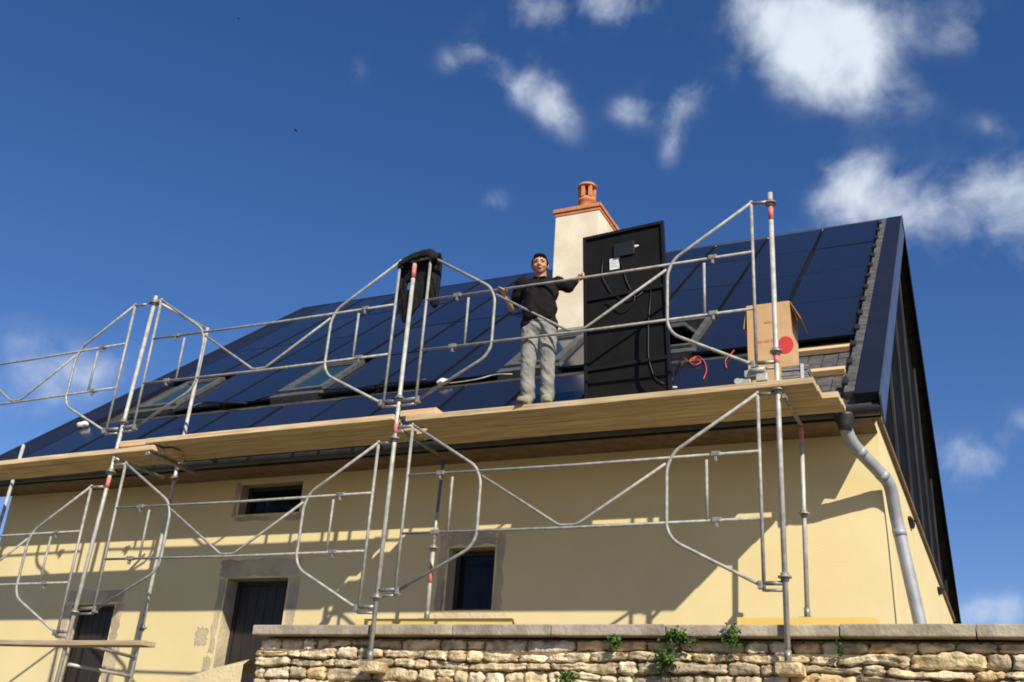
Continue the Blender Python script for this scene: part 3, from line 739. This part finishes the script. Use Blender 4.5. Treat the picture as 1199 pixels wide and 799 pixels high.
# cables
def cable(pts, mname, lab, r=.0065, cat='cable', h=.02):
    b = MB(); q = []
    for x,y in pts:
        p = on_roof(x,y); q.append(p+Vector((0,-.64,.77))*h)
    b.tube(q, r, 8, round_=.12); o_ = b.build('cable', M[mname]); origin_to(o_, q[0]); tag(o_, lab, cat)
cable([(801,421),(808,426),(816,420),(822,427),(812,430),(806,424),(818,418),(826,426),(828,437),(824,446)], 'cable_o', 'short orange cable curled on the lowest panels right of the upright panel')
cable([(851,433),(849,424),(856,417),(860,412)], 'cable_o', 'thin red cable curling beside the cardboard box')
cable([(798,424),(790,432),(788,448)], 'blackplastic', 'black cable hanging down beside the upright panel')
cable([(150,492),(185,488),(225,478),(240,472),(262,473),(289,474)], 'blackplastic', 'loose black cable along the gap in the left of the roof', .016)
cable([(300,470),(330,462),(372,458),(420,456),(455,450),(480,449),(500,446)], 'blackplastic', 'loose black cable along the gap behind the jacket pole', .014)
cable([(515,452),(540,449),(560,446),(580,440),(600,440)], 'galv', 'pale cable looped along the gap left of the man', .009)
# white scraps
for (x,y,lab,sc_) in ((519,452,'white rag lying on the roof left of the man',1),(97,501,'white rag lying on the roof at the far left',1.1),(790,459,'small white plastic cap on the lowest panels beside the upright panel',.35)):
    b = MB(); p = on_roof(x,y); b.ball(p+Vector((0,-.03,.04)), (.10*sc_,.05*sc_,.045*sc_), 3)
    for v in b.bm.verts: v.co += Vector((nz(v.co.x*14,v.co.z*14),nz(v.co.z*12,v.co.x*9),nz(v.co.y*14,v.co.x*16)))*.03*sc_
    o = b.build('rag' if sc_ > .5 else 'plastic_cap', M['white'], smooth=True); origin_to(o, p); tag(o, lab, 'rag' if sc_ > .5 else 'cap')

# ------------------------------------------------------------------ jacket draped over the middle pole
b = MB(); nu, nv = 36, 34
xa, xb = at(466,320).x, at(514,320).x; ztp = at(488,298).z
def blen(u):       # hanging length of the back curtain along its width
    return .62+.25*math.exp(-((u-.22)/.22)**2)+.10*math.exp(-((u-.97)/.12)**2)-.05*math.exp(-((u-.68)/.12)**2)+.02*nz(u*9,7)
grid = []
for j in range(nv+1):
    row = []
    for i in range(nu+1):
        u = i/nu; v = j/nv
        L_ = .06+blen(u); s_ = v*L_-.06    # s<0 : short flap at the front, s>0 : hangs behind
        x = xa+(xb-xa)*(u*(.92)+.04) + .025*nz(u*5, v*4)*v
        fold = .020*nz(u*5.5+v*1.2,v*2.2)*(.4+min(1,max(0,s_)*3)) + .016*nz(u*11+3,v*8) + .008*math.sin(u*15+v*2)
        if s_ < .0: y = 8.955+fold*.3; z = ztp-.02+s_*.9
        else:
            y = 8.955+min(1,s_/.09)*.115+fold; z = ztp-.02+.045*math.sin(min(1,s_/.09)*math.pi)-max(0,s_-.05)
        z += -.34*abs(u-.55)**2*(1-v)+.030*nz(u*6,3)*(1-v*.5)
        row.append(b.bm.verts.new((x,y,z)))
    grid.append(row)
for j in range(nv):
    for i in range(nu):
        u = (i+.5)/nu; v = (j+.5)/nv
        if .17 < u < .24 and .42 < v < .54: continue
        b.bm.faces.new((grid[j][i],grid[j][i+1],grid[j+1][i+1],grid[j+1][i])).smooth = True
o = b.build('jacket', M['jacket']); md = o.modifiers.new('s','SOLIDIFY'); md.thickness = .035; md.offset = 0
o2 = MB(); s0 = at(507,318,9.1); o2.tube([s0,at(509,335,9.12),at(508,356,9.1)],[.05,.055,.045],12); o2.tube([at(472,315,9.1),at(470,335,9.11),at(468,350,9.1)],[.045,.045,.03],12)
sl = o2.build('sleeve', M['jacket'], None); 
origin_to(o, (-5.7,9.05,ztp)); tag(o, 'black jacket hung over the top of the middle scaffold pole', 'jacket')
sl.data.transform(Matrix.Translation(-Vector(o.location))); sl.parent = o

# ------------------------------------------------------------------ the man
MX = at(631,468,9.16).x; MYo = 9.13; MZ = 3.592
S_ = (at(631,297,MYo).z-MZ)/1.82
ROT = R(14)
root = empty('person', (MX,MYo,MZ), 'man in black top and grey trousers standing on the boards, holding the upright panel', 'person')
RM = Matrix.Rotation(ROT, 3, 'Z')
SHX = -.034
def Lw(p): return Vector((MX+SHX*p[2]*S_,MYo,MZ)) + RM @ (Vector(p)*S_)
def to_l(p): return (RM.inverted() @ (Vector(p)-Vector((MX+SHX*(p[2]-MZ),MYo,MZ))))/S_
handR = to_l(at(588,340,8.985))              # on the guard tube at image left
ptop = at(680,326,YP)
handL = to_l(Vector((at(683,326,YP).x,YP-.012,ptop.z)))
shR, shL = Vector((-.20,.01,1.45)), Vector((.20,.01,1.45))
elR = to_l(at(601,361,MYo+.03)); wrR = handR+Vector((.035,.06,-.055))
wrL = handL+Vector((-.075,.0,-.03)); elL = to_l(at(666,337,MYo+.17))
def limb(b, pts, rs, n=14):
    for (p, r0), (q, r1) in zip(zip(pts, rs), list(zip(pts, rs))[1:]): b.cap(Lw(p), r0*S_, Lw(q), r1*S_, n)
def ell(b, c, r, rot=None, sub=3):
    rr = RM if rot is None else RM @ rot
    b.ball(Lw(c), [v*S_ for v in r], sub, rr)
hd = Vector((.0,-.045,1.645))
b = MB()
HR = Matrix.Rotation(R(6), 3, 'Z') @ Matrix.Rotation(R(8), 3, 'X')
def hp(p): return hd + HR @ Vector(p)
ell(b, hp((0,.012,.02)), (.086,.10,.098), HR)          # skull
ell(b, hp((0,-.028,-.030)), (.071,.068,.076), HR)        # face
ell(b, hp((0,-.046,-.076)), (.046,.038,.032), HR)        # chin
limb(b, [hp((0,-.092,.012)), hp((0,-.108,-.022))], [.010,.016])   # nose
for sx in (-1,1):
    ell(b, hp((.017*sx,-.098,-.026)), (.010,.010,.008), HR)
    ell(b, hp((.086*sx,.012,-.008)), (.012,.022,.034), HR)  # ears
    ell(b, hp((.034*sx,-.080,.028)), (.028,.014,.010), HR)  # brow
    ell(b, hp((.042*sx,-.066,-.028)), (.024,.026,.022), HR) # cheek
ell(b, hp((0,-.090,-.056)), (.024,.012,.010), HR)         # mouth
limb(b, [(0,.015,1.45),(0,-.002,1.60)], [.072,.066])
ell(b, (0,.01,1.30), (.165,.10,.18)); ell(b, (0,.01,1.08), (.15,.10,.17)); ell(b, (0,.015,.95), (.16,.11,.12)); limb(b, [(-.15,.01,1.44),(.15,.01,1.44)], [.06,.06])
limb(b, [shR,elR,elR.lerp(wrR,.35),wrR], [.055,.043,.043,.028]); limb(b, [shL,elL,elL.lerp(wrL,.35),wrL], [.055,.043,.042,.028])
hipR, hipL = Vector((-.09,.01,.92)), Vector((.09,.01,.92)); knR, knL = Vector((-.105,-.015,.49)), Vector((.105,-.02,.49)); anR, anL = Vector((-.105,.02,.09)), Vector((.095,.02,.09))
for h_, k_, a_ in ((hipR,knR,anR),(hipL,knL,anL)):
    limb(b, [h_,k_,k_.lerp(a_,.35),a_], [.085,.055,.055,.036]); limb(b, [a_+Vector((0,0,-.01)), a_+Vector((0,-.08,-.04))], [.034,.028])
# hands: palm, four curled fingers of different lengths and a thumb from the palm's side
def hand(b, wr, grip, along, toward, thumb_dir):
    # grip: point held; along: direction of the row of knuckles; toward: direction fingers wrap
    al = Vector(along).normalized(); tw = Vector(toward).normalized()
    pm = wr.lerp(grip, .55)
    for t_ in (-.026,-.009,.009,.026): limb(b, [wr+al*t_*.5, grip+al*t_*1.05-tw*.012], [.017,.013], 10)
    for i, t_ in enumerate((-.031,-.0105,.0105,.031)):
        ln = (.82,1,.95,.75)[i]
        kn = grip+al*t_-tw*.012; nrm = (grip-wr).normalized()
        a1 = kn+nrm*.028*ln+tw*.018; a2 = a1+tw*.026*ln-nrm*.006; a3 = a2-nrm*.022*ln+tw*.004
        limb(b, [kn,a1,a2,a3], [.0098,.0092,.0086,.0078], 8)
    tb = wr.lerp(grip,.35)+al*.0; td = Vector(thumb_dir).normalized()
    limb(b, [tb, tb+td*.035+tw*.006, tb+td*.05+tw*.034, tb+td*.045+tw*.055], [.014,.0115,.0105,.009], 8)
hand(b, wrR, handR+Vector((0,0,.0)), Vector((.45,0,.9)).cross(Vector((0,1,0))) , Vector((0,-1,-.15)), Vector((.7,0,.7)))
hand(b, wrL, handL+Vector((-.012,0,.012)), Vector((-.15,0,1)), Vector((.25,-1,0)), Vector((.1,.5,1)))
body = b.build('body', M['skin'], root); remesh(body, .0062, 4)
# hair
b = MB(); ell(b, hp((0,.024,.042)), (.090,.104,.080), HR); ell(b, hp((0,.062,-.005)), (.084,.055,.075), HR)
ell(b, hp((0,-.030,.098)), (.066,.056,.026), HR); ell(b, hp((-.03,-.05,.085)), (.035,.035,.02), HR); ell(b, hp((.04,-.045,.088)), (.03,.035,.02), HR)
for sx in (-1,1): ell(b, hp((.083*sx,-.012,.018)), (.010,.030,.034), HR)
hair = b.build('hair', M['hair'], root); remesh(hair, .006, 2)
for v in hair.data.vertices: v.co += Vector((nz(v.co.x*50,v.co.z*50),nz(v.co.y*50,v.co.x*50),nz(v.co.z*50,v.co.y*50)))*.004
for sx in (-1,1):
    b = MB(); ell(b, hp((.031*sx,-.084,.008)), (.012,.008,.005), HR, 2); b.build('eye', M['eye'], root, True)
    b = MB(); limb(b, [hp((.014*sx,-.093,.030)), hp((.034*sx,-.093,.035)), hp((.052*sx,-.078,.029))], [.0035,.0045,.003], 8); b.build('eyebrow', M['hair'], root, True)
b = MB(); limb(b, [hp((-.022,-.096,-.058)), hp((0,-.102,-.056)), hp((.022,-.096,-.058))], [.004,.0055,.004], 8); b.build('mouth', M['lip'], root, True)
# shirt
b = MB()
ell(b, (0,.01,1.32), (.205,.128,.16)); ell(b, (0,-.01,1.14), (.195,.14,.18)); ell(b, (0,.01,1.00), (.19,.13,.14)); limb(b, [(-.15,.012,1.44),(.15,.012,1.44)], [.074,.074])
limb(b, [(-.05,-.015,1.36),(-.05,-.025,1.05)], [.125,.125]); limb(b, [(.05,-.015,1.36),(.05,-.025,1.05)], [.125,.125]); limb(b, [(-.10,.01,.955),(.10,.01,.955)], [.106,.106])
limb(b, [(0,.02,1.48),(0,.012,1.505)], [.085,.072])
limb(b, [shR,shR.lerp(elR,.5),elR.lerp(shR,.22)], [.078,.068,.064]); limb(b, [shL,shL.lerp(elL,.5),elL,elL.lerp(wrL,.55),wrL.lerp(elL,.15)], [.078,.066,.060,.052,.043])
shirt = b.build('shirt', M['shirt'], root); remesh(shirt, .009, 4)
for v in shirt.data.vertices:
    p = v.co; v.co += v.normal*(.010*nz(p.x*8,p.z*14+p.x*6,p.y*6)+.005*nz(p.x*20,p.z*24,p.y*12))
b = MB(); limb(b, [(-.055,-.05,1.50),(0,-.085,1.475),(.055,-.05,1.50)], [.013,.012,.013], 8); b.build('collar', M['shirt'], root, True)
# trousers
b = MB()
ell(b, (0,.012,.91), (.18,.128,.12)); 
for h_, k_, a_ in ((hipR,knR,anR),(hipL,knL,anL)):
    limb(b, [h_+Vector((0,0,-.03)), h_.lerp(k_,.5), k_, k_.lerp(a_,.5), a_+Vector((0,.0,.045))], [.103,.092,.078,.075,.070])
tro = b.build('trousers', M['jeans'], root); remesh(tro, .008, 4)
for v in tro.data.vertices:
    p = v.co; zf = p.z/S_
    amp = .016 if zf < .5 else .010
    v.co += v.normal*(amp*nz(p.x*8+p.z*5, p.z*11+p.x*7, p.y*6) + .006*nz(p.x*22+p.z*9, p.z*24+p.x*18, p.y*18))
b = MB(); n = 30
for za in (1,): 
    rings = []
    for zr in (.985,1.02): rings.append([b.bm.verts.new(Lw((.174*math.cos(2*math.pi*k/n), .012+.128*math.sin(2*math.pi*k/n), zr-.03))) for k in range(n)])
    for k in range(n): b.bm.faces.new((rings[0][k],rings[0][(k+1)%n],rings[1][(k+1)%n],rings[1][k])).smooth = True
b.build('belt', M['jeans'], root)
for a_, sx in ((anR,-1),(anL,1)):
    b = MB(); f0 = a_+Vector((0,.045,-.035)); f1 = a_+Vector((.035*sx,-.175,-.05))
    limb(b, [f0,a_.lerp(f1,.5)+Vector((0,0,-.02)),f1], [.055,.056,.050]); limb(b, [a_+Vector((0,0,.04)),a_+Vector((0,-.05,-.0))], [.06,.06])
    sh = b.build('shoe', M['shoe'], root); remesh(sh, .008, 3)
    zmin = MZ+.004
    for v in sh.data.vertices:
        if v.co.z+root.location.z < zmin+.018: v.co.z = zmin+.018-root.location.z
    b = MB(); b.obox(Lw(f0+Vector((-.043,.04,0)))*1.0, RM @ Vector((.086,0,0)), (Lw(f1)-Lw(f0)).normalized()*.30, (0,0,.02), .008)
    for v in b.bm.verts: v.co.z = MZ+.002 if v.co.z < Lw(f0).z+.01 else MZ+.022
    b.build('sole', M['sole'], sh)

# ------------------------------------------------------------------ plants in the wall
def plant(px, py, w, h, n, lab, droop=0):
    c = at(px, py, 9.06); base = Vector((c.x,9.12,c.z))
    root = empty('wall_plant', base, lab, 'plant', 'green plants growing from the wall')
    b = MB(); st = MB(); rr = random.Random(int(px))
    tips = []
    for i in range(int(n/7)+3):
        t = base+Vector((rr.gauss(0,.42)*w, -.05-abs(rr.gauss(0,.05)), rr.gauss(0,.42)*h-droop*abs(rr.gauss(0,.5))))
        mid = base.lerp(t,.5)+Vector((0,-.03,.02)); st.tube([base,mid,t],[.004,.003,.002],5); tips += [(base,mid,t)]
    for i in range(n):
        a_, m_, t = rr.choice(tips); u = rr.uniform(.35,1.1)
        p = a_.lerp(m_, u*2) if u < .5 else m_.lerp(t, (u-.5)*2)
        p += Vector((rr.gauss(0,.02),rr.gauss(0,.015),rr.gauss(0,.02)))
        L_ = rr.uniform(.025,.05); ax = Vector((rr.gauss(0,1),rr.gauss(-.5,.6),rr.gauss(.2,.7))).normalized(); sd = ax.orthogonal().normalized()
        sd = (Matrix.Rotation(rr.uniform(0,6.28),3,ax) @ sd)*L_*.38; nn = ax.cross(sd).normalized()*L_*.12
        b.face([p,p+ax*L_*.4+sd+nn,p+ax*L_]); b.face([p,p+ax*L_,p+ax*L_*.4-sd+nn])
    b.build('leaves', M['leaf'], root); st.build('stems', M['stem'], root)
plant(720,753,.09,.10,90,'small green tuft just under the coping, leftmost of the upper plants')
plant(795,748,.19,.09,210,'broad green plant spilling over the coping edge')
plant(783,776,.12,.13,190,'bushy green plant lower in the wall below the broad one')
plant(857,750,.12,.13,170,'green plant under the coping nearest the right scaffold pole')
plant(665,795,.16,.05,90,'low green plant at the very bottom edge of the photo')
plant(985,765,.06,.05,30,'sparse green sprig among the stones right of the right pole')

for (x,y,Yb,lab,sc_) in ((346,153,55,'tiny dark bird flying in the open blue sky left of centre',.30),(279,22,80,'tiny dark bird high at the top of the sky',.28)):
    c = at(x,y,Yb); b = MB()
    b.tube([c+Vector((-.5,0,0))*sc_, c+Vector((-.25,0,.02))*sc_, c+Vector((.2,0,.03))*sc_, c+Vector((.45,0,.05))*sc_, c+Vector((.55,0,.05))*sc_], [.03*sc_,.11*sc_,.12*sc_,.07*sc_,.01*sc_], 8)
    bird = b.build('bird', M['dark']); origin_to(bird, c); tag(bird, lab, 'bird')
    for sg in (-1,1):
        b = MB(); q = [(.15,.05*sg,.05),(.25,.45*sg,.22),(.0,.95*sg,.10),(-.1,.45*sg,.16),(-.15,.05*sg,.03)]
        f = b.face([c+Vector(p)*sc_ for p in q]); r = bmesh.ops.extrude_face_region(b.bm, geom=[f])
        for v in r['geom']:
            if isinstance(v, bmesh.types.BMVert): v.co.z -= .03*sc_
        b.build('wing', M['dark'], bird)

# ------------------------------------------------------------------ light and sky
sd = Vector((1.08,-1,1.06)).normalized(); el = math.asin(sd.z); az = math.atan2(sd.x, sd.y)
sun = bpy.data.lights.new('sun','SUN'); sun.energy = 4.6; sun.angle = R(.53); sun.color = (1,.93,.80)
so = bpy.data.objects.new('sun', sun); C.objects.link(so); so.rotation_euler = sd.to_track_quat('Z','Y').to_euler(); so.location = sd*40
w = bpy.data.worlds.new('World'); sc.world = w; w.use_nodes = True; nt = w.node_tree; N = nt.nodes; L = nt.links
bg = N['Background']; bg.inputs['Strength'].default_value = .087
sky = N.new('ShaderNodeTexSky'); sky.sky_type = 'NISHITA'; sky.sun_disc = False; sky.sun_elevation = el; sky.sun_rotation = az; sky.altitude = 300; sky.air_density = 1.0; sky.dust_density = .3; sky.ozone_density = 4.0
hs = N.new('ShaderNodeHueSaturation'); hs.inputs['Saturation'].default_value = 1.22; hs.inputs['Value'].default_value = 1.0
L.new(sky.outputs['Color'], hs.inputs['Color'])
tn = N.new('ShaderNodeMix'); tn.data_type = 'RGBA'; tn.blend_type = 'MULTIPLY'; tn.inputs[0].default_value = 1; L.new(hs.outputs['Color'], tn.inputs[6]); tn.inputs[7].default_value = (1.14,.945,1.08,1)
tc = N.new('ShaderNodeTexCoord'); D = tc.outputs['Generated']
def math_(op, a, b_=None, c_=None, clamp=False):
    n = N.new('ShaderNodeMath'); n.operation = op; n.use_clamp = clamp
    for i, v in enumerate((a, b_, c_)):
        if v is None: continue
        if isinstance(v, (int, float)): n.inputs[i].default_value = v
        else: L.new(v, n.inputs[i])
    return n.outputs[0]
def dot(v):
    n = N.new('ShaderNodeVectorMath'); n.operation = 'DOT_PRODUCT'; L.new(D, n.inputs[0]); n.inputs[1].default_value = v; return n.outputs['Value']
def fbm(scale, detail, rough, dist=0, off=(0,0,0)):
    mp = N.new('ShaderNodeMapping'); mp.inputs['Location'].default_value = off; L.new(D, mp.inputs['Vector'])
    n = N.new('ShaderNodeTexNoise'); n.inputs['Scale'].default_value = scale; n.inputs['Detail'].default_value = detail; n.inputs['Roughness'].default_value = rough; n.inputs['Distortion'].default_value = dist
    L.new(mp.outputs['Vector'], n.inputs['Vector']); return n.outputs['Fac']
n1 = fbm(8.5, 10, .54, .4); n2 = fbm(28, 9, .56, .35, (3,1,5))
nn = math_('ADD', math_('MULTIPLY', n1, .68), math_('MULTIPLY', n2, .32))
total = None
# each cloud: picture position of its centre direction, half sizes, tilt, density
CL = [(960,40,82,60,8,1.25),(985,85,42,36,0,.8),(895,8,50,24,10,.55),(1100,242,125,40,-14,.9),(1192,262,44,56,0,.8),(1000,218,46,36,-20,.85),(700,8,95,28,0,.62),(620,22,40,30,0,.4),(605,92,52,26,30,.72),(650,128,38,22,55,.55),(545,60,20,34,70,.42),(790,118,52,28,-12,.46),(788,160,16,36,6,.36),(735,128,26,18,0,.3),
      (1128,28,34,30,-50,.36),(1142,540,48,30,8,.62),(1170,716,55,24,0,.6),(577,236,17,16,30,.42),(420,82,14,18,0,.25),(1122,322,26,18,0,.3),(1165,150,34,14,20,.26),(60,450,90,34,-20,.34),(20,400,60,30,0,.2),(1195,500,30,22,0,.35),(1060,130,40,30,0,.2)]
for (px,py,a_,b_,ang,dn) in CL:
    d0 = ray(px,py).normalized(); k = F_/ray(px,py).length
    ca, sa = math.cos(R(ang)), math.sin(R(ang))
    e1 = rt*ca - upv*sa; e2 = -(rt*sa) - upv*ca
    e1 = (e1-d0*e1.dot(d0)).normalized(); e2 = (e2-d0*e2.dot(d0)-e1*e2.dot(e1)).normalized()
    u = dot(e1/(a_*.95/F_)); v = dot(e2/(b_*.95/F_)); f = dot(d0)
    r2 = math_('ADD', math_('MULTIPLY', u, u), math_('MULTIPLY', v, v))
    g_ = math_('MULTIPLY', math_('EXPONENT', math_('MULTIPLY', r2, -1.1)), dn)
    c_ = math_('MULTIPLY', g_, math_('GREATER_THAN', f, .2))
    total = c_ if total is None else math_('ADD', total, c_)
field = math_('MINIMUM', total, 1.05)
amp = math_('MINIMUM', math_('MULTIPLY', field, 3.2), 1.0)
dens = math_('ADD', field, math_('MULTIPLY', math_('MULTIPLY', math_('SUBTRACT', nn, .505), 3.6), amp))
mr = N.new('ShaderNodeMapRange'); mr.interpolation_type = 'SMOOTHSTEP'; mr.inputs[1].default_value = .02; mr.inputs[2].default_value = 1.40; mr.inputs[3].default_value = 0; mr.inputs[4].default_value = .97
L.new(dens, mr.inputs[0]); total = mr.outputs[0]
mx = N.new('ShaderNodeMix'); mx.data_type = 'RGBA'; L.new(total, mx.inputs[0]); L.new(tn.outputs[2], mx.inputs[6]); mx.inputs[7].default_value = (7.6,8.3,9.3,1)
L.new(mx.outputs[2], bg.inputs['Color'])

sc.view_settings.view_transform = 'Standard'; sc.view_settings.look = 'None'; sc.view_settings.gamma = 1; sc.view_settings.use_curve_mapping = False
sc.view_settings.exposure = .25
sc.cycles.max_bounces = 6; sc.cycles.diffuse_bounces = 3
sc.cycles.filter_width = 1.8
